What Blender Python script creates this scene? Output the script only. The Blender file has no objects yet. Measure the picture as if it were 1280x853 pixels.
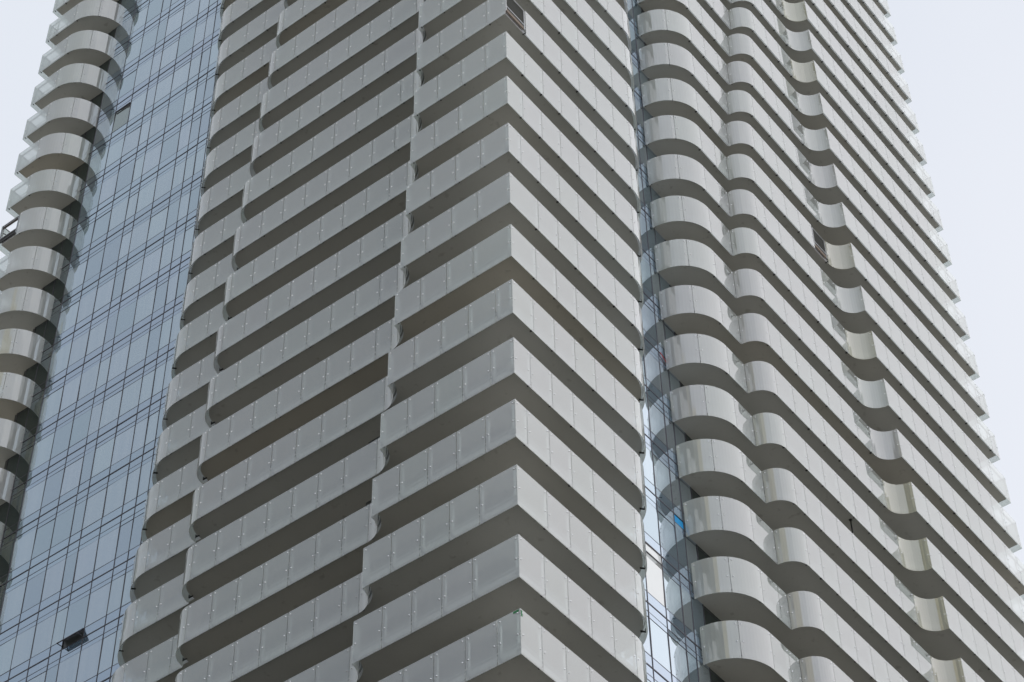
import bpy, bmesh, math, random
import numpy as np
from mathutils import Vector, Matrix
from mathutils.geometry import tessellate_polygon

random.seed(7)
sc = bpy.context.scene
col = sc.collection

# ------------------------------------------------------------------ survey of the place
H = 2.95                      # storey height
PH = 1.72                     # height of a glass guard panel
EYE = 1.7
ZTOP0 = 43.025 + EYE          # guard top of storey 0
K = (0.0523, 50.4639)         # the tower's sharp corner on the ground plan
ANG_B = 0.9306292             # bearing of the right hand face

# local plan frame: x = b (along the right face), y = a (along the left face)
TOWER_M = Matrix.Translation((K[0], K[1], 0)) @ Matrix.Rotation(ANG_B, 4, 'Z')


def fit(rows, vals, deg):
    c = np.polyfit(rows, vals, deg)
    return lambda r: float(np.polyval(c, r))


f_corner = fit([1, 2, 3, 4, 5, 6, 7, 8, 9, 10, 11], [6.6, 6.28, 6.03, 5.75, 5.54, 5.3, 5.14, 4.89, 4.74, 4.65, 4.57], 3)
f_mid = fit([2, 3, 4, 5, 6, 7, 8, 9, 10, 11, 12, 13, 14, 15],
            [15.46, 15.59, 15.68, 15.69, 15.6, 15.6, 15.47, 15.25, 15.05, 14.9, 14.6, 14.34, 14.08, 13.82], 3)
f_strip = fit([3, 4, 5, 6, 7, 8, 9, 10, 11, 14, 15, 16, 17],
              [19.8, 19.53, 19.33, 19.25, 19.02, 18.85, 18.8, 18.7, 18.65, 18.42, 18.5, 18.6, 18.76], 3)
f_round = fit([1, 2, 3, 5, 7, 8, 9, 10, 11, 12, 13, 14], [6.12, 6.33, 6.62, 7.21, 7.72, 7.95, 8.16, 8.33, 8.5, 8.72, 8.78, 8.8], 3)
f_start = fit([4, 6, 7, 8, 15, 16], [13.08, 12.81, 12.73, 12.71, 13.0, 13.12], 2)
f_inner = fit([4, 5, 6, 7, 8, 14, 15, 16, 17, 18], [16.73, 16.39, 16.08, 15.9, 15.86, 17.2, 17.72, 18.22, 18.74, 19.29], 4)
f_sharp = fit([6, 8, 9, 13, 14, 16, 17, 18, 19, 20], [27.05, 26.17, 25.8, 24.8, 24.67, 24.57, 24.6, 24.68, 24.82, 24.98], 3)
f_scal = fit([10, 11, 12, 14, 15, 16, 18, 19, 20, 21], [30.6, 30.52, 30.42, 30.3, 30.17, 30.05, 29.8, 29.6, 29.42, 29.27], 2)
SIL_B = 37.67
SCAL_A = 33.38


def clampr(f, lo, hi):
    return lambda r: f(min(max(r, lo), hi))


f_inner = clampr(f_inner, 3.4, 19.5)
f_sharp = clampr(f_sharp, 3, 22)
f_strip = clampr(f_strip, 2, 18)
f_mid = clampr(f_mid, 1, 16)
f_corner = clampr(f_corner, -1, 12)
f_round = clampr(f_round, -1, 14)
f_start = clampr(f_start, 2, 18)

# ------------------------------------------------------------------ materials


def mat(name):
    m = bpy.data.materials.new(name)
    m.use_nodes = True
    nt = m.node_tree
    nt.nodes.clear()
    out = nt.nodes.new('ShaderNodeOutputMaterial')
    return m, nt, out


def N(nt, kind, **kw):
    n = nt.nodes.new(kind)
    for k, v in kw.items():
        if k in n.inputs:
            n.inputs[k].default_value = v
        else:
            setattr(n, k, v)
    return n


def L(nt, a, b):
    nt.links.new(a, b)


def math_node(nt, op, a, b=None, c=None, clamp=False):
    n = nt.nodes.new('ShaderNodeMath')
    n.operation = op
    n.use_clamp = clamp
    for i, v in enumerate((a, b, c)):
        if v is None:
            continue
        if isinstance(v, (int, float)):
            n.inputs[i].default_value = v
        else:
            nt.links.new(v, n.inputs[i])
    return n.outputs[0]


def principled(name, color, rough, metallic=0.0, spec=0.5, noise=0.0, scale=3.0):
    m, nt, out = mat(name)
    p = nt.nodes.new('ShaderNodeBsdfPrincipled')
    p.inputs['Base Color'].default_value = (*color, 1)
    p.inputs['Roughness'].default_value = rough
    p.inputs['Metallic'].default_value = metallic
    p.inputs['Specular IOR Level'].default_value = spec
    if noise:
        tc = nt.nodes.new('ShaderNodeTexCoord')
        nz = N(nt, 'ShaderNodeTexNoise', Scale=scale, Detail=5.0, Roughness=0.6)
        L(nt, tc.outputs['Object'], nz.inputs['Vector'])
        mx = nt.nodes.new('ShaderNodeMix')
        mx.data_type = 'RGBA'
        mx.inputs[6].default_value = (*[c * (1 - noise) for c in color], 1)
        mx.inputs[7].default_value = (*[c * (1 + noise) for c in color], 1)
        L(nt, nz.outputs[0], mx.inputs[0])
        L(nt, mx.outputs[2], p.inputs['Base Color'])
    L(nt, p.outputs[0], out.inputs[0])
    return m


def mat_frit(name='milky_glass', FRIT_COL=(0.86, 0.86, 0.825), clear=(0.95, 0.985, 0.97), fill=0.30, gloss=1.0):
    """milky ceramic dot printed glass: partly see-through, partly white, glossy on top"""
    m, nt, out = mat(name)
    oi = nt.nodes.new('ShaderNodeObjectInfo')
    tc = nt.nodes.new('ShaderNodeTexCoord')
    nz = N(nt, 'ShaderNodeTexNoise', Scale=0.9, Detail=4.0, Roughness=0.65)
    L(nt, tc.outputs['Object'], nz.inputs['Vector'])
    streak = N(nt, 'ShaderNodeTexNoise', Scale=1.0, Detail=3.0)
    mp = nt.nodes.new('ShaderNodeMapping')
    mp.inputs['Scale'].default_value = (6, 6, 0.5)
    L(nt, tc.outputs['Object'], mp.inputs['Vector'])
    L(nt, mp.outputs[0], streak.inputs['Vector'])
    v = math_node(nt, 'MULTIPLY_ADD', oi.outputs['Random'], 0.07, 0.915)
    v = math_node(nt, 'MULTIPLY_ADD', nz.outputs[0], 0.03, v)
    v = math_node(nt, 'MULTIPLY_ADD', streak.outputs[0], 0.035, v)
    colr = nt.nodes.new('ShaderNodeMix')
    colr.data_type = 'RGBA'
    colr.blend_type = 'MULTIPLY'
    colr.inputs[0].default_value = 1.0
    hue = nt.nodes.new('ShaderNodeMix')
    hue.data_type = 'RGBA'
    hue.inputs[6].default_value = (FRIT_COL[0] - 0.015, FRIT_COL[1] + 0.005, FRIT_COL[2], 1)
    hue.inputs[7].default_value = (FRIT_COL[0] + 0.005, FRIT_COL[1] - 0.012, FRIT_COL[2] + 0.02, 1)
    L(nt, math_node(nt, 'FRACT', math_node(nt, 'MULTIPLY', oi.outputs['Random'], 17.3)), hue.inputs[0])
    L(nt, hue.outputs[2], colr.inputs[6])
    cmb = nt.nodes.new('ShaderNodeCombineColor')
    for i in range(3):
        L(nt, v, cmb.inputs[i])
    L(nt, cmb.outputs[0], colr.inputs[7])
    dif = nt.nodes.new('ShaderNodeBsdfDiffuse')
    trl = nt.nodes.new('ShaderNodeBsdfTranslucent')
    L(nt, colr.outputs[2], dif.inputs[0])
    L(nt, colr.outputs[2], trl.inputs[0])
    m1 = nt.nodes.new('ShaderNodeMixShader')
    m1.inputs[0].default_value = 0.25
    L(nt, dif.outputs[0], m1.inputs[1])
    L(nt, trl.outputs[0], m1.inputs[2])
    tr = N(nt, 'ShaderNodeBsdfTransparent')
    tr.inputs[0].default_value = (*clear, 1)
    m2 = nt.nodes.new('ShaderNodeMixShader')
    m2.inputs[0].default_value = fill
    L(nt, tr.outputs[0], m2.inputs[1])
    L(nt, m1.outputs[0], m2.inputs[2])
    lw = nt.nodes.new('ShaderNodeLayerWeight')
    lw.inputs['Blend'].default_value = 0.5
    p5 = math_node(nt, 'POWER', lw.outputs['Facing'], 4.0)
    fr = math_node(nt, 'MULTIPLY_ADD', p5, 0.62 * gloss, 0.20 * gloss, clamp=True)
    gl = nt.nodes.new('ShaderNodeBsdfGlossy')
    gl.inputs['Color'].default_value = (1, 1, 1, 1)
    gl.inputs['Roughness'].default_value = 0.03
    m3 = nt.nodes.new('ShaderNodeMixShader')
    L(nt, fr, m3.inputs[0])
    L(nt, m2.outputs[0], m3.inputs[1])
    L(nt, gl.outputs[0], m3.inputs[2])
    L(nt, m3.outputs[0], out.inputs[0])
    return m


def mat_curtain(name, tint, base, refl=0.8, blind=0.38):
    """coated blue window glass in front of dim rooms and pale blinds"""
    m, nt, out = mat(name)
    tc = nt.nodes.new('ShaderNodeTexCoord')
    oi = nt.nodes.new('ShaderNodeObjectInfo')
    # soft waviness of the toughened glass
    nz = N(nt, 'ShaderNodeTexNoise', Scale=0.55, Detail=1.0)
    L(nt, tc.outputs['Object'], nz.inputs['Vector'])
    bp = N(nt, 'ShaderNodeBump', Strength=0.10, Distance=0.02)
    L(nt, nz.outputs[0], bp.inputs['Height'])
    # hanging blinds: vertical pleats, present behind some of the panes
    mp = nt.nodes.new('ShaderNodeMapping')
    mp.inputs['Scale'].default_value = (4.5, 4.5, 0.05)
    L(nt, tc.outputs['Object'], mp.inputs['Vector'])
    pl = N(nt, 'ShaderNodeTexNoise', Scale=1.6, Detail=2.5)
    L(nt, mp.outputs[0], pl.inputs['Vector'])
    on = math_node(nt, 'GREATER_THAN', oi.outputs['Random'], 0.35)
    k = math_node(nt, 'MULTIPLY', pl.outputs[0], on)
    k = math_node(nt, 'MULTIPLY', k, blind * 2.2, clamp=True)
    mx = nt.nodes.new('ShaderNodeMix')
    mx.data_type = 'RGBA'
    mx.inputs[6].default_value = (*base, 1)
    mx.inputs[7].default_value = (0.66, 0.68, 0.66, 1)
    L(nt, k, mx.inputs[0])
    dif = nt.nodes.new('ShaderNodeBsdfDiffuse')
    L(nt, mx.outputs[2], dif.inputs[0])
    gl = nt.nodes.new('ShaderNodeBsdfGlossy')
    gl.inputs['Roughness'].default_value = 0.012
    tv = nt.nodes.new('ShaderNodeHueSaturation')
    tv.inputs['Color'].default_value = (*tint, 1)
    L(nt, math_node(nt, 'MULTIPLY_ADD', oi.outputs['Random'], 0.10, 0.92), tv.inputs['Value'])
    L(nt, math_node(nt, 'MULTIPLY_ADD', math_node(nt, 'FRACT', math_node(nt, 'MULTIPLY', oi.outputs['Random'], 7.7)), 0.026, 0.484), tv.inputs['Hue'])
    L(nt, tv.outputs[0], gl.inputs['Color'])
    L(nt, bp.outputs[0], gl.inputs['Normal'])
    lw = nt.nodes.new('ShaderNodeLayerWeight')
    lw.inputs['Blend'].default_value = 0.5
    fr = math_node(nt, 'MULTIPLY_ADD', math_node(nt, 'POWER', lw.outputs['Facing'], 3.0), 0.5, refl - 0.12, clamp=True)
    ms = nt.nodes.new('ShaderNodeMixShader')
    L(nt, fr, ms.inputs[0])
    L(nt, dif.outputs[0], ms.inputs[1])
    L(nt, gl.outputs[0], ms.inputs[2])
    L(nt, ms.outputs[0], out.inputs[0])
    return m


def mat_concrete():
    m, nt, out = mat('painted_concrete')
    tc = nt.nodes.new('ShaderNodeTexCoord')
    n1 = N(nt, 'ShaderNodeTexNoise', Scale=0.45, Detail=6.0, Roughness=0.62)
    n2 = N(nt, 'ShaderNodeTexNoise', Scale=14.0, Detail=4.0, Roughness=0.7)
    L(nt, tc.outputs['Object'], n1.inputs['Vector'])
    L(nt, tc.outputs['Object'], n2.inputs['Vector'])
    s = math_node(nt, 'MULTIPLY_ADD', n1.outputs[0], 0.5, 0.25)
    s = math_node(nt, 'MULTIPLY_ADD', n2.outputs[0], 0.25, s)
    rp = nt.nodes.new('ShaderNodeValToRGB')
    e = rp.color_ramp.elements
    e[0].position, e[0].color = 0.35, (0.485, 0.47, 0.43, 1)
    e[1].position, e[1].color = 0.85, (0.60, 0.585, 0.54, 1)
    L(nt, s, rp.inputs[0])
    oi = nt.nodes.new('ShaderNodeObjectInfo')
    wm = nt.nodes.new('ShaderNodeMix')
    wm.data_type = 'RGBA'
    wm.blend_type = 'MULTIPLY'
    wm.inputs[7].default_value = (0.98, 0.92, 0.84, 1)
    L(nt, math_node(nt, 'POWER', oi.outputs['Random'], 5.0), wm.inputs[0])
    L(nt, rp.outputs[0], wm.inputs[6])
    n3 = N(nt, 'ShaderNodeTexNoise', Scale=2.6, Detail=3.0, Roughness=0.5)
    L(nt, tc.outputs['Object'], n3.inputs['Vector'])
    st = nt.nodes.new('ShaderNodeMapRange')
    st.inputs['From Min'].default_value = 0.64
    st.inputs['From Max'].default_value = 0.74
    st.inputs['To Max'].default_value = 0.35
    L(nt, n3.outputs[0], st.inputs[0])
    wt = nt.nodes.new('ShaderNodeMix')
    wt.data_type = 'RGBA'
    wt.inputs[7].default_value = (0.25, 0.22, 0.18, 1)
    L(nt, st.outputs[0], wt.inputs[0])
    L(nt, wm.outputs[2], wt.inputs[6])
    p = nt.nodes.new('ShaderNodeBsdfPrincipled')
    p.inputs['Roughness'].default_value = 0.85
    p.inputs['Specular IOR Level'].default_value = 0.2
    L(nt, wt.outputs[2], p.inputs['Base Color'])
    bp = N(nt, 'ShaderNodeBump', Strength=0.15, Distance=0.01)
    L(nt, n2.outputs[0], bp.inputs['Height'])
    L(nt, bp.outputs[0], p.inputs['Normal'])
    L(nt, p.outputs[0], out.inputs[0])
    return m


M_FRIT = mat_frit()
M_BENT = mat_frit('bent_milky_glass', fill=0.56)
M_INNER = mat_frit('printed_inner_face', fill=0.33, gloss=0.12)
M_BENT_INNER = mat_frit('bent_printed_inner_face', fill=0.66, gloss=0.06)
M_WARM_REFL = mat_frit('warm_reflection_glass', (0.92, 0.885, 0.70), (0.97, 0.965, 0.86))  # yellow reflection on the hollow sheets, painted into the glass colour
M_CONC = mat_concrete()
M_STEEL = principled('brushed_steel', (0.72, 0.73, 0.73), 0.28, 0.75)
M_POST = principled('silver_post', (0.82, 0.83, 0.83), 0.4, 0.0)
M_BUTTON = principled('steel_button', (0.97, 0.97, 0.97), 0.22, 0.8)
M_DARK = principled('dark_bracket', (0.035, 0.033, 0.03), 0.5, 0.3)
M_EDGE = principled('slab_edge_paint', (0.78, 0.77, 0.79), 0.6, 0.0, 0.3, 0.06, 1.5)
M_RAIL = principled('grey_rail', (0.42, 0.42, 0.42), 0.4, 0.4)
M_MULL = principled('dark_mullion', (0.12, 0.11, 0.125), 0.4, 0.3)
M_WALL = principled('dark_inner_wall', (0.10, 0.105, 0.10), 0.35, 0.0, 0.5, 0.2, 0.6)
M_WIN = mat_curtain('blue_coated_glass', (0.77, 0.87, 0.955), (0.21, 0.285, 0.34), 0.70)
M_SPAN = mat_curtain('blue_spandrel_glass', (0.76, 0.86, 0.97), (0.20, 0.28, 0.36), 0.70, 0.0)
M_PIER = principled('sandy_stone', (0.72, 0.66, 0.48), 0.8, 0.0, 0.3, 0.06, 0.1)
M_PALE = mat_curtain('pale_blind_glass', (0.84, 0.86, 0.86), (0.88, 0.88, 0.85), 0.62, 0.0)
M_BLUE = principled('bright_blue_film', (0.005, 0.40, 0.86), 0.3)
M_RED = principled('red_strap', (0.5, 0.06, 0.07), 0.5)
M_TAPE = principled('green_tape', (0.02, 0.22, 0.07), 0.5)
M_WOOD = principled('timber_kickboard', (0.30, 0.235, 0.19), 0.7, 0.0, 0.3, 0.2, 6.0)
M_GALV = principled('galvanised_tube', (0.50, 0.51, 0.52), 0.38, 0.6)
M_NET = principled('dark_mesh_infill', (0.10, 0.10, 0.09), 0.7, 0.0, 0.3, 0.2, 20.0)
M_DARKWIN = mat_curtain('dark_clear_glass', (0.42, 0.46, 0.46), (0.03, 0.045, 0.045), 0.50, 0.0)
M_GREYWIN = mat_curtain('grey_reflection_glass', (0.58, 0.64, 0.63), (0.26, 0.29, 0.28), 0.66, 0.0)  # grey colour stands in for the opened pane's different reflection

# ------------------------------------------------------------------ mesh helpers (local frame: x=b, y=a, z)


class MB:
    def __init__(self):
        self.v, self.f, self.m = [], [], []

    def poly(self, pts, mi=0):
        n = len(self.v)
        self.v += [tuple(p) for p in pts]
        self.f.append(tuple(range(n, n + len(pts))))
        self.m.append(mi)

    def box8(self, c, mi=0):
        """c: 4 bottom points then 4 top points, same winding"""
        n = len(self.v)
        self.v += [tuple(p) for p in c]
        for q in ((3, 2, 1, 0), (4, 5, 6, 7), (0, 1, 5, 4), (1, 2, 6, 5), (2, 3, 7, 6), (3, 0, 4, 7)):
            self.f.append(tuple(n + i for i in q))
            self.m.append(mi)

    def bar(self, p, q, w, h, mi=0, up=(0, 0, 1)):
        """rectangular bar from p to q, w across, h along up"""
        p, q = Vector(p), Vector(q)
        d = (q - p).normalized()
        u = Vector(up)
        s = d.cross(u)
        if s.length < 1e-4:
            s = d.cross(Vector((1, 0, 0)))
        s.normalize()
        u = s.cross(d).normalized()
        s, u = s * w / 2, u * h / 2
        self.box8([p - s - u, p + s - u, p + s + u, p - s + u, q - s - u, q + s - u, q + s + u, q - s + u], mi)

    def disc(self, c, n, r, t, mi=0, k=8):
        """short round button of radius r standing t proud along n"""
        c, n = Vector(c), Vector(n).normalized()
        s = n.cross(Vector((0, 0, 1))).normalized()
        u = s.cross(n)
        b0 = [c + (s * math.cos(i * 2 * math.pi / k) + u * math.sin(i * 2 * math.pi / k)) * r for i in range(k)]
        b1 = [c + n * t + (s * math.cos(i * 2 * math.pi / k) + u * math.sin(i * 2 * math.pi / k)) * r * 0.35 for i in range(k)]
        n0 = len(self.v)
        self.v += [tuple(p) for p in b0 + b1]
        for i in range(k):
            j = (i + 1) % k
            self.f.append((n0 + i, n0 + j, n0 + k + j, n0 + k + i))
            self.m.append(mi)
        self.f.append(tuple(n0 + k + i for i in range(k)))
        self.m.append(mi)

    def prism(self, pts, z0, z1, mi=0, side=None):
        """solid from a plan polygon (x, y)"""
        tri = tessellate_polygon([[Vector((p[0], p[1], 0)) for p in pts]])
        n = len(self.v)
        k = len(pts)
        self.v += [(p[0], p[1], z0) for p in pts] + [(p[0], p[1], z1) for p in pts]
        for t in tri:
            self.f.append(tuple(n + i for i in t))
            self.m.append(mi)
            self.f.append(tuple(n + k + i for i in reversed(t)))
            self.m.append(mi)
        for i in range(k):
            j = (i + 1) % k
            self.f.append((n + i, n + j, n + k + j, n + k + i))
            self.m.append(mi if side is None else side)

    def build(self, name, mats, parent=None, smooth=False):
        me = bpy.data.meshes.new(name)
        me.from_pydata(self.v, [], self.f)
        for m in (mats if isinstance(mats, (list, tuple)) else [mats]):
            me.materials.append(m)
        me.polygons.foreach_set('material_index', self.m)
        bm = bmesh.new()
        bm.from_mesh(me)
        bmesh.ops.recalc_face_normals(bm, faces=bm.faces)
        bm.to_mesh(me)
        bm.free()
        if smooth:
            me.polygons.foreach_set('use_smooth', [True] * len(me.polygons))
        me.update()
        o = bpy.data.objects.new(name, me)
        col.objects.link(o)
        if parent is not None:
            o.parent = parent
        return o


def empty(name, parent=None):
    o = bpy.data.objects.new(name, None)
    o.empty_display_size = 1
    col.objects.link(o)
    if parent is not None:
        o.parent = parent
    return o


def P3(ab, z):
    return (ab[1], ab[0], z)          # (a, b) plan -> local x, y


# ------------------------------------------------------------------ plan curves

def line_pts(p, q):
    return [p, q]


def arc_pts(c, R, d0, d1, n=14):
    out = []
    for i in range(n + 1):
        t = math.radians(d0 + (d1 - d0) * i / n)
        out.append((c[0] + R * math.cos(t), c[1] + R * math.sin(t)))
    return out


def cut_line(p, q, mode, w=1.2):
    """panel ends along a straight run; the odd panel sits at the far end from where the setting-out starts"""
    D = math.dist(p, q)
    s = []
    x = w
    while x < D - 1e-6:
        s.append(x)
        x += w
    if s and D - s[-1] < 0.62:
        s.pop()
    if mode == 'end':
        s = [D - x for x in reversed(s)]
    s = [0.0] + s + [D]
    d = ((q[0] - p[0]) / D, (q[1] - p[1]) / D)
    pt = lambda t: (p[0] + d[0] * t, p[1] + d[1] * t)
    return [[pt(s[i]), pt(s[i + 1])] for i in range(len(s) - 1)]


def cut_arc(c, R, d0, d1, n, sub=10):
    return [arc_pts(c, R, d0 + (d1 - d0) * i / n, d0 + (d1 - d0) * (i + 1) / n, sub) for i in range(n)]


def joined(panels):
    out = []
    for p in panels:
        for q in p:
            if not out or math.dist(out[-1], q) > 1e-4:
                out.append(q)
    return out


def offset(path, d):
    """shift an open plan path inwards by d; outward normal of a step (dx,dy) is (-dy,dx)"""
    n = len(path)
    nor = []
    for i in range(n - 1):
        dx, dy = path[i + 1][0] - path[i][0], path[i + 1][1] - path[i][1]
        l = math.hypot(dx, dy)
        nor.append((-dy / l, dx / l))
    out = []
    for i in range(n):
        a = nor[max(i - 1, 0)]
        b = nor[min(i, n - 2)]
        k = 1 + a[0] * b[0] + a[1] * b[1]
        mx, my = (a[0] + b[0]) / k, (a[1] + b[1]) / k
        out.append((path[i][0] - mx * d, path[i][1] - my * d))
    return out


def trim(pl, g0, g1):
    """shorten a polyline by g0 at its start and g1 at its end"""
    p = [tuple(q) for q in pl]
    for side, g in ((0, g0), (1, g1)):
        if side:
            p = p[::-1]
        l = math.dist(p[0], p[1])
        t = min(g / l, 0.9)
        p[0] = (p[0][0] + (p[1][0] - p[0][0]) * t, p[0][1] + (p[1][1] - p[0][1]) * t)
        if side:
            p = p[::-1]
    return p


def at_length(pl, s):
    for i in range(len(pl) - 1):
        l = math.dist(pl[i], pl[i + 1])
        if s <= l or i == len(pl) - 2:
            t = s / l
            d = ((pl[i + 1][0] - pl[i][0]) / l, (pl[i + 1][1] - pl[i][1]) / l)
            return (pl[i][0] + d[0] * l * t, pl[i][1] + d[1] * l * t), (-d[1], d[0])
        s -= l


GLASS_T = 0.016


def glass_panel(pl, zt, parent, glass=None):
    """one bent or flat sheet with its four steel buttons"""
    pl = trim(pl, 0.011, 0.011)
    inn = offset(pl, GLASS_T)
    zb = zt - PH
    mb = MB()
    n = len(pl)
    for i in range(n - 1):
        mb.poly([P3(pl[i], zb), P3(pl[i + 1], zb), P3(pl[i + 1], zt), P3(pl[i], zt)])
        mb.poly([P3(inn[i + 1], zb), P3(inn[i], zb), P3(inn[i], zt), P3(inn[i + 1], zt)], 2)
        mb.poly([P3(pl[i], zt), P3(pl[i + 1], zt), P3(inn[i + 1], zt), P3(inn[i], zt)])
        mb.poly([P3(inn[i], zb), P3(inn[i + 1], zb), P3(pl[i + 1], zb), P3(pl[i], zb)])
    for i in (0, n - 1):
        mb.poly([P3(inn[i], zb), P3(pl[i], zb), P3(pl[i], zt), P3(inn[i], zt)])
    total = sum(math.dist(pl[i], pl[i + 1]) for i in range(n - 1))
    # weld the sheet before the buttons go on
    seen, remap = {}, []
    nv = []
    for v in mb.v:
        k = tuple(round(c, 5) for c in v)
        if k not in seen:
            seen[k] = len(nv)
            nv.append(v)
        remap.append(seen[k])
    mb.v = nv
    mb.f = [tuple(remap[i] for i in f) for f in mb.f]
    for s in (0.10, total - 0.10):
        if total < 0.3:
            continue
        q, nn = at_length(pl, s)
        for dz in (0.14, 0.95):
            mb.disc(P3((q[0] + nn[0] * 0.001, q[1] + nn[1] * 0.001), zt - dz), (nn[1], nn[0], 0), 0.033, 0.028, 1)
    return mb.build('glass_panel', [glass or (M_BENT if n > 2 else M_FRIT), M_BUTTON, M_BENT_INNER if n > 2 else M_INNER], parent)


def guard_frame(panels, zt, parent, skip=()):
    """posts behind the joints, the hand rail and the small dark brackets under the glass"""
    mb = MB()
    zb = zt - PH
    path = joined(panels)
    rail = offset(path, 0.13)
    for i in range(len(rail) - 1):
        mb.bar(P3(rail[i], zt - 0.16), P3(rail[i + 1], zt - 0.16), 0.045, 0.03, 1)
    shoe = offset(path, 0.06)
    for i in range(len(shoe) - 1):
        mb.bar(P3(shoe[i], zb + 0.49), P3(shoe[i + 1], zb + 0.49), 0.03, 0.022, 0)
    for i, p in enumerate(panels):
        d = (p[1][0] - p[0][0], p[1][1] - p[0][1])
        l = math.hypot(*d)
        d = (d[0] / l, d[1] / l)
        nn = (-d[1], d[0])
        s = (p[0][0] - nn[0] * 0.13, p[0][1] - nn[1] * 0.13)
        s = (s[0] + d[0] * 0.05, s[1] + d[1] * 0.05)
        mb.bar(P3(s, zb + 0.471), P3(s, zt - 0.1755), 0.036, 0.05, 0, up=(d[1], d[0], 0))
        if i in skip:
            continue
        # clamp arms from post to glass
        for dz in (0.14, 0.95):
            for o in (-0.05, 0.05):
                q0 = (s[0] + d[0] * o + nn[0] * 0.03, s[1] + d[1] * o + nn[1] * 0.03)
                q1 = (s[0] + d[0] * o + nn[0] * 0.108, s[1] + d[1] * o + nn[1] * 0.108)
                mb.bar(P3(q0, zt - dz), P3(q1, zt - dz), 0.02, 0.02, 0)
        # bracket at the slab edge
        b0 = (p[0][0] - nn[0] * 0.20 + d[0] * 0.05, p[0][1] - nn[1] * 0.20 + d[1] * 0.05)
        b1 = (p[0][0] - nn[0] * 0.025 + d[0] * 0.05, p[0][1] - nn[1] * 0.025 + d[1] * 0.05)
        big = len(p) > 2 and i in (0, len(panels) - 1)
        hh = 0.05 if big or random.random() < 0.25 else 0.025
        mb.bar(P3(b0, zb + 0.252 - hh / 2), P3(b1, zb + 0.252 - hh / 2), 0.04, hh, 2)
        mb.bar(P3(b1, zb + 0.20), P3(b1, zb + 0.36), 0.04, 0.015, 2, up=(nn[1], nn[0], 0))
    return mb.build('guard_frame', [M_POST, M_RAIL, M_DARK], parent)


SLAB_IN = 0.135


def make_balcony(name, panels, inner, zt, missing=(), label=None, warm=()):
    """thing part: slab, every sheet of glass, and the metal frame behind it"""
    root = empty(name, tower)
    zb = zt - PH
    path = joined(panels)
    edge = offset(path, SLAB_IN)
    poly = [(q[1], q[0]) for q in edge] + [(q[1], q[0]) for q in inner]
    mb = MB()
    mb.prism(poly, zb + 0.25, zb + 0.47, 0, 1)
    mb.build('slab', [M_CONC, M_EDGE], root)
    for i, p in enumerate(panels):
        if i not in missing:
            o = glass_panel(p, zt, root, M_WARM_REFL if i in warm else None)
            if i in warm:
                o['label'] = 'hollow curved sheet with a warm yellow reflection painted in'
    guard_frame(panels, zt, root, skip=missing)
    if label:
        root['label'] = label
    return root


def wrap_panels(r):
    eS, eM, eC, b0 = f_strip(r) + 1.34, f_mid(r) + 0.58, f_corner(r), f_round(r)
    out = []
    out += cut_arc((eS - 1.85, 3.63), 1.85, 0, -90, 2)
    out += cut_line((eS - 1.85, 1.78), (eM, 1.78), 'start')
    out += cut_arc((eM - 0.91, 1.78), 0.91, 0, -90, 1, 12)
    out += cut_line((eM - 0.91, 0.87), (eC + 0.87, 0.87), 'start')
    out += cut_arc((eC + 0.87, 0.0), 0.87, 90, 180, 1, 12)
    out += cut_line((eC, 0.0), (0.0, 0.0), 'start')
    k = len(out)
    out += cut_line((0.0, 0.0), (0.0, b0), 'end')
    out += cut_arc((1.85, b0), 1.85, 180, 90, 2)
    return out, k


def wavy_panels(r):
    s, ic, sh = f_start(r), f_inner(r), f_sharp(r)
    out = []
    out += cut_arc((1.83, s + 1.83), 1.83, -90, -180, 2)
    out += cut_line((0.0, s + 1.83), (0.0, ic), 'start')
    out += cut_arc((0.0, ic + 0.88), 0.88, -90, -180, 1, 12)
    out += cut_line((-0.88, ic + 0.88), (-0.88, sh - 0.9), 'end')
    k = len(out) - 1
    out += cut_arc((-1.78, sh - 0.9), 0.9, 0, 90, 1, 12)
    out += cut_line((-1.78, sh), (-1.78, SIL_B), 'start')
    out += cut_line((-1.78, SIL_B), (3.0, SIL_B), 'start')
    return out, k


def round_panels(r):
    s = f_scal(r)
    out = []
    out += cut_line((SCAL_A, 6.5), (SCAL_A, 1.83), 'end')
    out += cut_line((SCAL_A, 1.83), (s + 1.87, 1.83), 'end', 1.6)
    k = len(out) - 1
    out += cut_arc((s + 1.87, 3.70), 1.87, -90, -180, 2)
    return out, k


def ztop(r):
    return ZTOP0 + H * r


# ------------------------------------------------------------------ the tower
tower = empty('apartment_tower')
tower.matrix_world = TOWER_M
tower['label'] = 'tall apartment tower with wavy milky glass balconies and blue curtain walls'
tower['category'] = 'tower'

ROW_LO, ROW_HI = -3, 31
body = [(1.92, 1.92), (8.0, 1.92), (8.0, 2.72), (16.5, 2.72), (16.5, 3.70), (31.6, 3.70), (31.6, 35.8),
        (0.10, 35.8), (0.10, 27.0), (0.98, 27.0), (0.98, 18.0), (1.92, 18.0)]
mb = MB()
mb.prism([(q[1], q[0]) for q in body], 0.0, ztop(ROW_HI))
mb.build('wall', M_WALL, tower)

# heights of the transoms within one storey, above ZTOP0 + n*H
T_THIN1, T_THICK, T_THIN2, T_THIN3 = 0.861 * H, 0.689 * H, 0.546 * H, 0.457 * H
LEFT_M = [17.4, 18.35, 19.3, 20.1, 20.9, 21.55, 22.2, 22.97, 24.17, 25.36, 26.05, 27.22, 28.36, 29.71, 30.6, 31.4]
RIGHT_M = [6.6, 7.75, 8.87, 10.02, 11.17, 12.3, 12.94, 13.75, 14.9, 16.0, 17.2]


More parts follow.
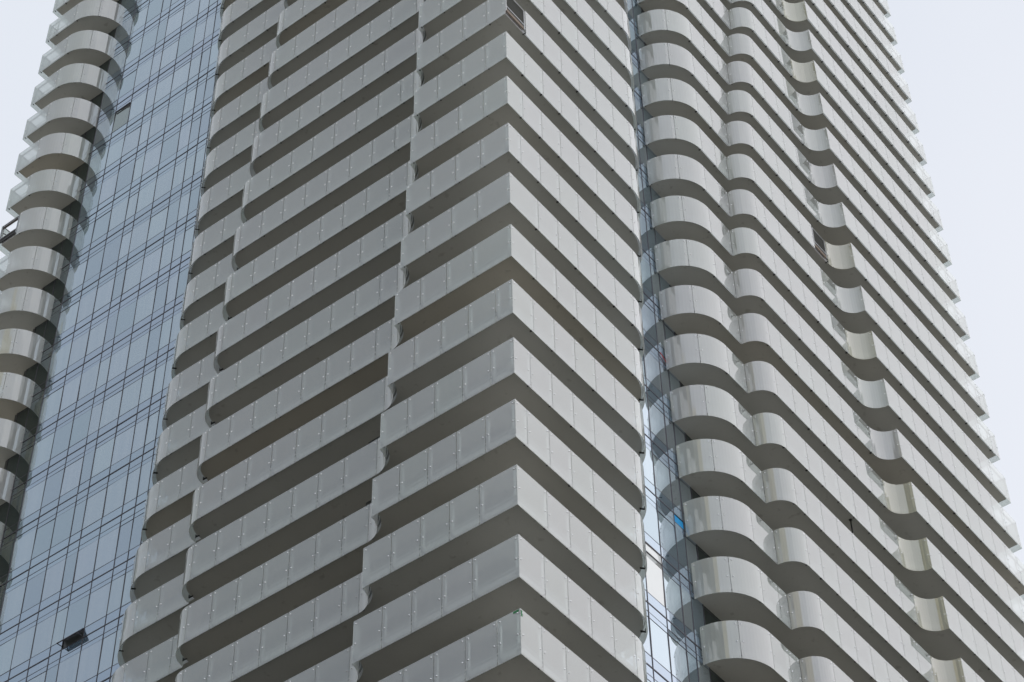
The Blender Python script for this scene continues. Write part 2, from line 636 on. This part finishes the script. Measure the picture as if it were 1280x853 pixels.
def curtain_storey(side, n, special=None):
    """one storey of curtain wall: the frame is the part, each pane its sub-part"""
    special = special or {}
    z0 = ZTOP0 + n * H
    ms = LEFT_M if side == 'left' else RIGHT_M
    base = 3.70 if side == 'left' else 1.92

    def pt(t, out, z):
        return (base - out, t, z) if side == 'left' else (t, base - out, z)
    # storey runs from THIN3 (lowest) up to next THIN3
    lo, hi = z0 + T_THIN3, z0 + T_THIN3 + H
    fr = MB()

    def slabbox(t0, t1, za, zb, o0, o1, mi=0):
        c = [pt(t0, o0, za), pt(t1, o0, za), pt(t1, o1, za), pt(t0, o1, za),
             pt(t0, o0, zb), pt(t1, o0, zb), pt(t1, o1, zb), pt(t0, o1, zb)]
        fr.box8(c, mi)
    for m in ms:
        slabbox(m - 0.015, m + 0.015, lo + 0.001, hi - 0.001, 0.0, 0.04)
    for z, t, o in ((z0 + T_THIN3, 0.028, 0.028), (z0 + T_THIN2, 0.026, 0.028), (z0 + T_THICK, 0.045, 0.04), (z0 + T_THIN1, 0.028, 0.028)):
        slabbox(ms[0], ms[-1], z - t / 2 if z > lo + 0.01 else z + 0.002, z + t / 2, 0.001, o)
    root = fr.build('curtain_wall', M_MULL, tower)

    def pane(t0, t1, za, zb, name, m, parent, tilt=True, lab=None, out=0.022):
        b = MB()
        j = [random.gauss(0, 0.006) for _ in range(3)] if tilt else [0, 0, 0]
        g = 0.0
        c = []
        for o in (-out + 0.004, 0):
            for (t, z, k) in ((t0 + g, za, 0), (t1 - g, za, j[0]), (t1 - g, zb, j[1]), (t0 + g, zb, j[1] - j[0])):
                c.append(pt(t, out + o + k, z))
        b.box8(c)
        o = b.build(name, m, parent)
        if lab:
            o['label'] = lab
        return o
    for i in range(len(ms) - 1):
        t0, t1 = ms[i] + 0.018, ms[i + 1] - 0.018
        sp = special.get(i, {})
        deep = ms[i] >= (29.7 if side == 'left' else 13.7)     # the clear doors behind the balconies
        m, lab = sp.get('vision', (M_DARKWIN if deep else M_WIN, None))
        pane(t0, t1, z0 + T_THIN1 + 0.016, hi - 0.001, 'window_pane', m, root, lab=lab)
    bd = MB()
    for i in range(len(ms) - 1):
        t0, t1 = ms[i] + 0.018, ms[i + 1] - 0.018
        sp = special.get(i, {})
        for key, za, zb in (('low', z0 + T_THIN3 + 0.016, z0 + T_THIN2 - 0.015), ('mid', z0 + T_THIN2 + 0.015, z0 + T_THICK - 0.025),
                            ('high', z0 + T_THICK + 0.025, z0 + T_THIN1 - 0.016)):
            if key in sp:
                if sp[key] is not None:
                    pane(t0, t1, za, zb, 'window_pane', sp[key][0], root, lab=sp[key][1])
                continue
            deep = ms[i] >= (29.7 if side == 'left' else 13.7)
            j = [random.gauss(0, 0.002) for _ in range(2)]
            c = []
            for o in (-0.018, 0):
                for (t, z, k) in ((t0, za, 0), (t1, za, j[0]), (t1, zb, j[0] + j[1]), (t0, zb, j[1])):
                    c.append(pt(t, 0.022 + o + k, z))
            bd.box8(c, 1 if deep else 0)
    bd.build('spandrel_glass', [M_SPAN, M_DARKWIN], root)
    return root, pt


def bay(ms, t):
    return max(i for i in range(len(ms)) if ms[i] <= t)


bl_open, bl_grey = bay(LEFT_M, 24.8), bay(LEFT_M, 27.8)
br_white, br_blue, br_red = bay(RIGHT_M, 10.6), bay(RIGHT_M, 12.6), bay(RIGHT_M, 12.6)
for n in range(0, 25):
    sp = {}
    if n == 4:
        sp[bl_open] = {'high': None}
    if n == 16:
        sp[bl_grey] = {'vision': (M_GREYWIN, 'pane standing open, its different reflection painted grey')}
    root, pt = curtain_storey('left', n, sp)
    if n == 4:
        z0 = ZTOP0 + n * H
        w = MB()
        t0, t1 = LEFT_M[bl_open] + 0.03, LEFT_M[bl_open + 1] - 0.03
        zt_, zb_ = z0 + T_THIN1 - 0.02, z0 + T_THICK + 0.10
        # sash hinged at its head and pushed out at the sill
        o0, o1 = 0.05, 0.34
        for (ta, tb, za, oa, zb2, ob, th) in ((t0, t1, zt_, o0, zb_, o1, 0.02),):
            w.box8([pt(ta, oa, za), pt(tb, oa, za), pt(tb, ob, zb2), pt(ta, ob, zb2),
                    pt(ta, oa + th, za + 0.004), pt(tb, oa + th, za + 0.004), pt(tb, ob + th, zb2 + 0.012), pt(ta, ob + th, zb2 + 0.012)], 0)
        for t in (t0 + 0.02, t1 - 0.02):
            w.bar(pt(t, o0, zt_), pt(t, o1, zb_), 0.04, 0.05, 1)
            w.bar(pt(t, 0.05, z0 + T_THICK + 0.12), pt(t, o1 - 0.03, zb_), 0.03, 0.02, 1)
        w.bar(pt(t0, o1, zb_), pt(t1, o1, zb_), 0.04, 0.04, 1)
        aw = w.build('awning_window', [M_SPAN, M_MULL], root)
        aw['label'] = 'narrow window sash pushed open at its sill'
    if n == 16:
        z0 = ZTOP0 + n * H
        w = MB()
        t0, t1 = LEFT_M[bl_grey] + 0.03, LEFT_M[bl_grey + 1] - 0.03
        w.bar(pt(t0, 0.06, z0 + T_THIN3 + H - 0.06), pt(t1, 0.06, z0 + T_THIN3 + H - 0.06), 0.05, 0.06, 0)
        w.build('window_head', M_MULL, root)
for n in range(-1, 30):
    sp = {}
    if n == 2:
        sp[br_white] = {'vision': (M_PALE, 'pane covered by a pale blind')}
    if n == 3:
        sp[br_white] = {'low': (M_PALE, 'pale narrow pane'), 'mid': (M_PALE, 'pale narrow pane')}
    if n == 4:
        sp[br_blue] = {'mid': (M_BLUE, 'narrow pane covered by bright blue film')}
    root, pt = curtain_storey('right', n, sp)
    if n == 7:
        z0 = ZTOP0 + n * H
        w = MB()
        w.bar(pt(12.36, 0.07, z0 + T_THICK - 0.04), pt(12.90, 0.07, z0 + T_THIN2 + 0.02), 0.01, 0.07, 0)
        w.build('warning_strap', M_RED, root)

# ------------------------------------------------------------------ balconies
BARRIERS = []
for r in range(-2, 21):
    panels, k = wrap_panels(r)
    inner = [(2.4, f_round(r) + 1.75), (2.4, 4.2), (f_strip(r) + 1.3, 4.2)]
    miss = ()
    if r == 11:
        miss = (k,)
        BARRIERS.append((panels[k], r, 'corner'))
    root = make_balcony('corner_balcony', panels, inner, ztop(r), miss)
    if r == 0:
        t = MB()
        zt = ztop(r)
        t.box8([P3(q, z) for z in (zt - 0.10, zt - 0.02) for q in ((0.05, -0.001), (0.26, -0.001), (0.26, -0.006), (0.05, -0.006))])
        t.box8([P3(q, z) for z in (zt - 0.28, zt - 0.05) for q in ((-0.001, 0.03), (-0.006, 0.03), (-0.006, 0.10), (-0.001, 0.10))])
        t.build('tape_scrap', M_TAPE, root)['label'] = 'scraps of green tape at the glass corner'
for r in range(1, 28):
    panels, k = wavy_panels(r)
    inner = [(3.0, 35.0), (2.4, 35.0), (2.4, f_start(r) + 0.1)]
    miss = ()
    if r == 13:
        miss = (k,)
        BARRIERS.append((panels[k], r, 'wavy'))
    make_balcony('wavy_balcony', panels, inner, ztop(r), miss, warm=(k + 1,) if r in (4, 5, 6, 7, 8, 11, 13, 18, 20, 21) else ())  # rows whose hollow sheet carries the painted yellow reflection
for r in range(6, 25):
    panels, k = round_panels(r)
    s = f_scal(r)
    inner = [(s + 0.12, 4.1), (31.2, 4.1), (31.2, 6.5)]
    miss = ()
    if r == 15:
        miss = (k,)
        BARRIERS.append((panels[k], r, 'round'))
    make_balcony('rounded_balcony', panels, inner, ztop(r), miss)

# ------------------------------------------------------------------ makeshift guards in the three gaps
for pl, r, where in BARRIERS:
    zt = ztop(r)
    zb = zt - PH
    p, q = pl[0], pl[-1]
    d = (q[0] - p[0], q[1] - p[1])
    l = math.hypot(*d)
    d = (d[0] / l, d[1] / l)
    nn = (-d[1], d[0])

    def at(s, o, z):
        return P3((p[0] + d[0] * s + nn[0] * o, p[1] + d[1] * s + nn[1] * o), z)
    lab = {'corner': 'galvanised guard frame with dark netting in the gap at the tower corner',
           'wavy': 'galvanised guard frame with dark netting beside a curved pale glass sheet',
           'round': 'open brown railed guard on the end of a rounded balcony against the sky'}[where]
    root = empty('guard_barrier')
    root['label'] = lab
    root['category'] = 'barrier'
    root.matrix_world = TOWER_M @ Matrix.Translation(at(l / 2, -0.05, zb + 0.47))
    inv = Matrix.Translation(-Vector(at(l / 2, -0.05, zb + 0.47)))
    open_ = where == 'round'
    f = MB()
    e0, e1 = 0.07, l - 0.07
    for s in (e0, e1):
        f.bar(at(s, -0.03, zb + 0.30), at(s, -0.03, zt - 0.10), 0.05, 0.05, 0, up=(nn[1], nn[0], 0))
    f.bar(at(e0, -0.03, zb + 0.62), at(e1, -0.03, zb + 0.62), 0.045, 0.045, 0)
    f.bar(at(e0, -0.03, zt - 0.10), at(e1, -0.03, zt - 0.10), 0.04, 0.04, 0)
    o = f.build('guard_frame', M_GALV, root)
    o.data.transform(inv)
    g = MB()
    g.bar(at(e0, -0.07, zt - 0.20), at(e1, -0.07, zt - 0.20), 0.06, 0.10, 0)
    o = g.build('top_rail', principled('brown_rail', (0.09, 0.065, 0.055), 0.5), root)
    o.data.transform(inv)
    g = MB()
    g.bar(at(e0, -0.05, zb + 0.40), at(e1, -0.05, zb + 0.40), 0.05, 0.16, 0)
    o = g.build('kickboard', M_DARK if open_ else M_WOOD, root)
    o.data.transform(inv)
    if not open_:
        g = MB()
        x = e0 + 0.04
        while x < e1 - 0.03:
            g.bar(at(x, -0.035, zb + 0.64), at(x, -0.035, zt - 0.12), 0.012, 0.012, 0, up=(nn[1], nn[0], 0))
            x += 0.035
        z = zb + 0.68
        while z < zt - 0.14:
            g.bar(at(e0, -0.036, z), at(e1, -0.036, z), 0.011, 0.011, 0)
            z += 0.05
        o = g.build('mesh_infill', M_NET, root)
        o.data.transform(inv)
    else:
        g = MB()
        g.bar(at(e0 + 0.1, -0.05, zb + 1.05), at(e0 + 0.5, -0.05, zb + 0.6), 0.04, 0.04, 0)
        g.bar(at(e0, -0.06, zb + 0.58), at(e1, -0.06, zb + 0.58), 0.05, 0.10, 0)
        o = g.build('brace', principled('dark_brace', (0.06, 0.05, 0.045), 0.6), root)
        o.data.transform(inv)

# ------------------------------------------------------------------ a slim pole wedged between two balconies
pz0, pz1 = ztop(6) - PH + 0.475, ztop(7) - PH + 0.245
po = empty('pole')
po.matrix_world = TOWER_M @ Matrix.Translation(P3((-0.55, 22.15), pz0))
po['label'] = 'slim dark pole standing between two balconies of the right face'
po['category'] = 'pole'
mb = MB()
mb.bar((0, 0, 0), (0, 0, pz1 - pz0 - 0.12), 0.035, 0.035, 0)
mb.build('shaft', M_GALV, po)
mb = MB()
mb.bar((0, 0, pz1 - pz0 - 0.75), (0, 0, pz1 - pz0), 0.05, 0.05, 0)
mb.bar((-0.06, 0, pz1 - pz0 - 0.02), (0.06, 0, pz1 - pz0 - 0.02), 0.12, 0.03, 0)
mb.build('sleeve', M_DARK, po)

# ------------------------------------------------------------------ ground
mb = MB()
mb.poly([(-1500, -1500, 0), (1500, -1500, 0), (1500, 1500, 0), (-1500, 1500, 0)])
g = mb.build('ground', principled('paved_ground', (0.46, 0.45, 0.425), 0.9, 0.0, 0.2, 0.2, 0.15))
g['kind'] = 'structure'
mb = MB()
mb.poly([P3(q, 0.004) for q in ((-12, -4), (400, -4), (400, -32), (-12, -32))])
mb.poly([P3(q, 0.004) for q in ((-34, -60), (-12, -60), (-12, 400), (-34, 400))][::-1])
g = mb.build('unseen_road', principled('asphalt', (0.06, 0.06, 0.06), 0.9, 0.0, 0.2, 0.25, 0.5))  # out of view, added dark so less light bounces up to the soffits
g.matrix_world = TOWER_M
g['kind'] = 'structure'
mb = MB()
mb.poly([P3(q, 0.006) for q in ((-12, -32), (400, -32), (400, -46), (-12, -46))])
mb.poly([P3(q, 0.006) for q in ((2, -4), (400, -4), (400, 1.8), (2, 1.8))])
g = mb.build('path', principled('unseen_dark_paving', (0.11, 0.105, 0.10), 0.9, 0.0, 0.2, 0.25, 0.5))  # unseen strips, added dark to dim the bounce along the left face
g.matrix_world = TOWER_M
g['kind'] = 'structure'

# ------------------------------------------------------------------ the tower across the street, met only as stripes mirrored in the bent glass
nb = empty('striped_tower')
nb.matrix_world = TOWER_M @ Matrix.Translation((-112.0, -8.0, 0))
nb['label'] = 'tall sandy tower with vertical piers across the street mirrored as stripes in curved glass'
nb['category'] = 'tower'
mb = MB()
mb.box8([(-24, -62, 0), (0, -62, 0), (0, 50, 0), (-24, 50, 0), (-24, -62, 205), (0, -62, 205), (0, 50, 205), (-24, 50, 205)])
mb.build('wall', principled('dark_glass_wall', (0.10, 0.115, 0.12), 0.25, 0.0, 0.6), nb)
y = -62.0
while y < 48:
    wd = random.choice((3.0, 5.0, 9.0))
    mb = MB()
    mb.box8([(0.002, y, 0), (1.2, y, 0), (1.2, y + wd, 0), (0.002, y + wd, 0), (0.002, y, 206), (1.2, y, 206), (1.2, y + wd, 206), (0.002, y + wd, 206)])
    mb.build('pier', M_PIER, nb)
    y += wd + random.choice((3.5, 6.0, 8.0))

# ------------------------------------------------------------------ sky and sun
U = Vector((math.cos(ANG_B + math.pi / 2), math.sin(ANG_B + math.pi / 2), 0))
V = Vector((math.cos(ANG_B), math.sin(ANG_B), 0))
SH = (U * -0.60 + V * 0.80).normalized()       # the bright side of the cloud cover
ELEV = math.radians(48)
SUN_DIR = (SH * math.cos(ELEV) + Vector((0, 0, math.sin(ELEV)))).normalized()

w = bpy.data.worlds.new('World')
sc.world = w
w.use_nodes = True
nt = w.node_tree
nt.nodes.clear()
out = nt.nodes.new('ShaderNodeOutputWorld')
bg = nt.nodes.new('ShaderNodeBackground')
bg.inputs['Strength'].default_value = 0.1
sky = nt.nodes.new('ShaderNodeTexSky')
sky.sky_type = 'NISHITA'
sky.sun_disc = False
sky.sun_elevation = ELEV
sky.sun_rotation = math.atan2(SH.x, SH.y)
tc = nt.nodes.new('ShaderNodeTexCoord')
dt = nt.nodes.new('ShaderNodeVectorMath')
dt.operation = 'DOT_PRODUCT'
dt.inputs[1].default_value = SH
L(nt, tc.outputs['Generated'], dt.inputs[0])
nz = N(nt, 'ShaderNodeTexNoise', Scale=2.2, Detail=5.0, Roughness=0.55)
L(nt, tc.outputs['Generated'], nz.inputs['Vector'])
s = math_node(nt, 'MULTIPLY_ADD', nz.outputs[0], 0.30, -0.15)
s = math_node(nt, 'ADD', s, dt.outputs['Value'])
s01 = math_node(nt, 'MULTIPLY_ADD', s, 0.5, 0.5, clamp=True)
rp = nt.nodes.new('ShaderNodeValToRGB')
els = rp.color_ramp.elements
# radiance of the cloud sheet, divided by the background strength below
CL = [(0.12, (0.50, 0.545, 0.60)), (0.25, (0.60, 0.64, 0.69)), (0.36, (0.80, 0.845, 0.92)), (0.66, (0.79, 0.83, 0.91)), (0.86, (0.97, 0.98, 1.03))]
while len(els) < len(CL):
    els.new(0.5)
for e, (p, c) in zip(els, CL):
    e.position = p
    e.color = (*c, 1)
L(nt, s01, rp.inputs[0])
sc10 = nt.nodes.new('ShaderNodeVectorMath')
sc10.operation = 'SCALE'
sc10.inputs['Scale'].default_value = 10.0
L(nt, rp.outputs[0], sc10.inputs[0])
cover = nt.nodes.new('ShaderNodeMapRange')
cover.inputs['From Min'].default_value = 0.1
cover.inputs['From Max'].default_value = 0.40
cover.inputs['To Min'].default_value = 0.75
cover.inputs['To Max'].default_value = 0.97
L(nt, s01, cover.inputs[0])
mx = nt.nodes.new('ShaderNodeMix')
mx.data_type = 'RGBA'
mx.clamp_result = False
L(nt, cover.outputs[0], mx.inputs[0])
L(nt, sky.outputs[0], mx.inputs[6])
L(nt, sc10.outputs[0], mx.inputs[7])
L(nt, mx.outputs[2], bg.inputs['Color'])
L(nt, bg.outputs[0], out.inputs[0])

sd = bpy.data.lights.new('sun', 'SUN')
sd.energy = 0.45
sd.angle = math.radians(110)
sd.color = (1.0, 0.96, 0.90)
so = bpy.data.objects.new('sun', sd)
so.rotation_euler = SUN_DIR.to_track_quat('Z', 'Y').to_euler()
so.location = (0, 0, 150)
col.objects.link(so)

# ------------------------------------------------------------------ camera
cd = bpy.data.cameras.new('camera')
cam = bpy.data.objects.new('camera', cd)
cd.sensor_width = 36.0
cd.lens = 2792.709 / 1280 * 36.0
cd.clip_end = 5000
tilt, roll = math.radians(47.26744), math.radians(-1.373906)
fw = Vector((0, math.cos(tilt), math.sin(tilt)))
up = Vector((0, -math.sin(tilt), math.cos(tilt)))
rt = Vector((1, 0, 0))
r2 = rt * math.cos(roll) + up * math.sin(roll)
u2 = -rt * math.sin(roll) + up * math.cos(roll)
m3 = Matrix((r2, u2, -fw)).transposed()
cam.matrix_world = Matrix.Translation((0, 0, EYE)) @ m3.to_4x4()
col.objects.link(cam)
sc.camera = cam

sc.view_settings.view_transform = 'Standard'
sc.view_settings.look = 'None'
sc.view_settings.exposure = 0
sc.view_settings.gamma = 1
sc.cycles.transparent_max_bounces = 24
sc.cycles.max_bounces = 8
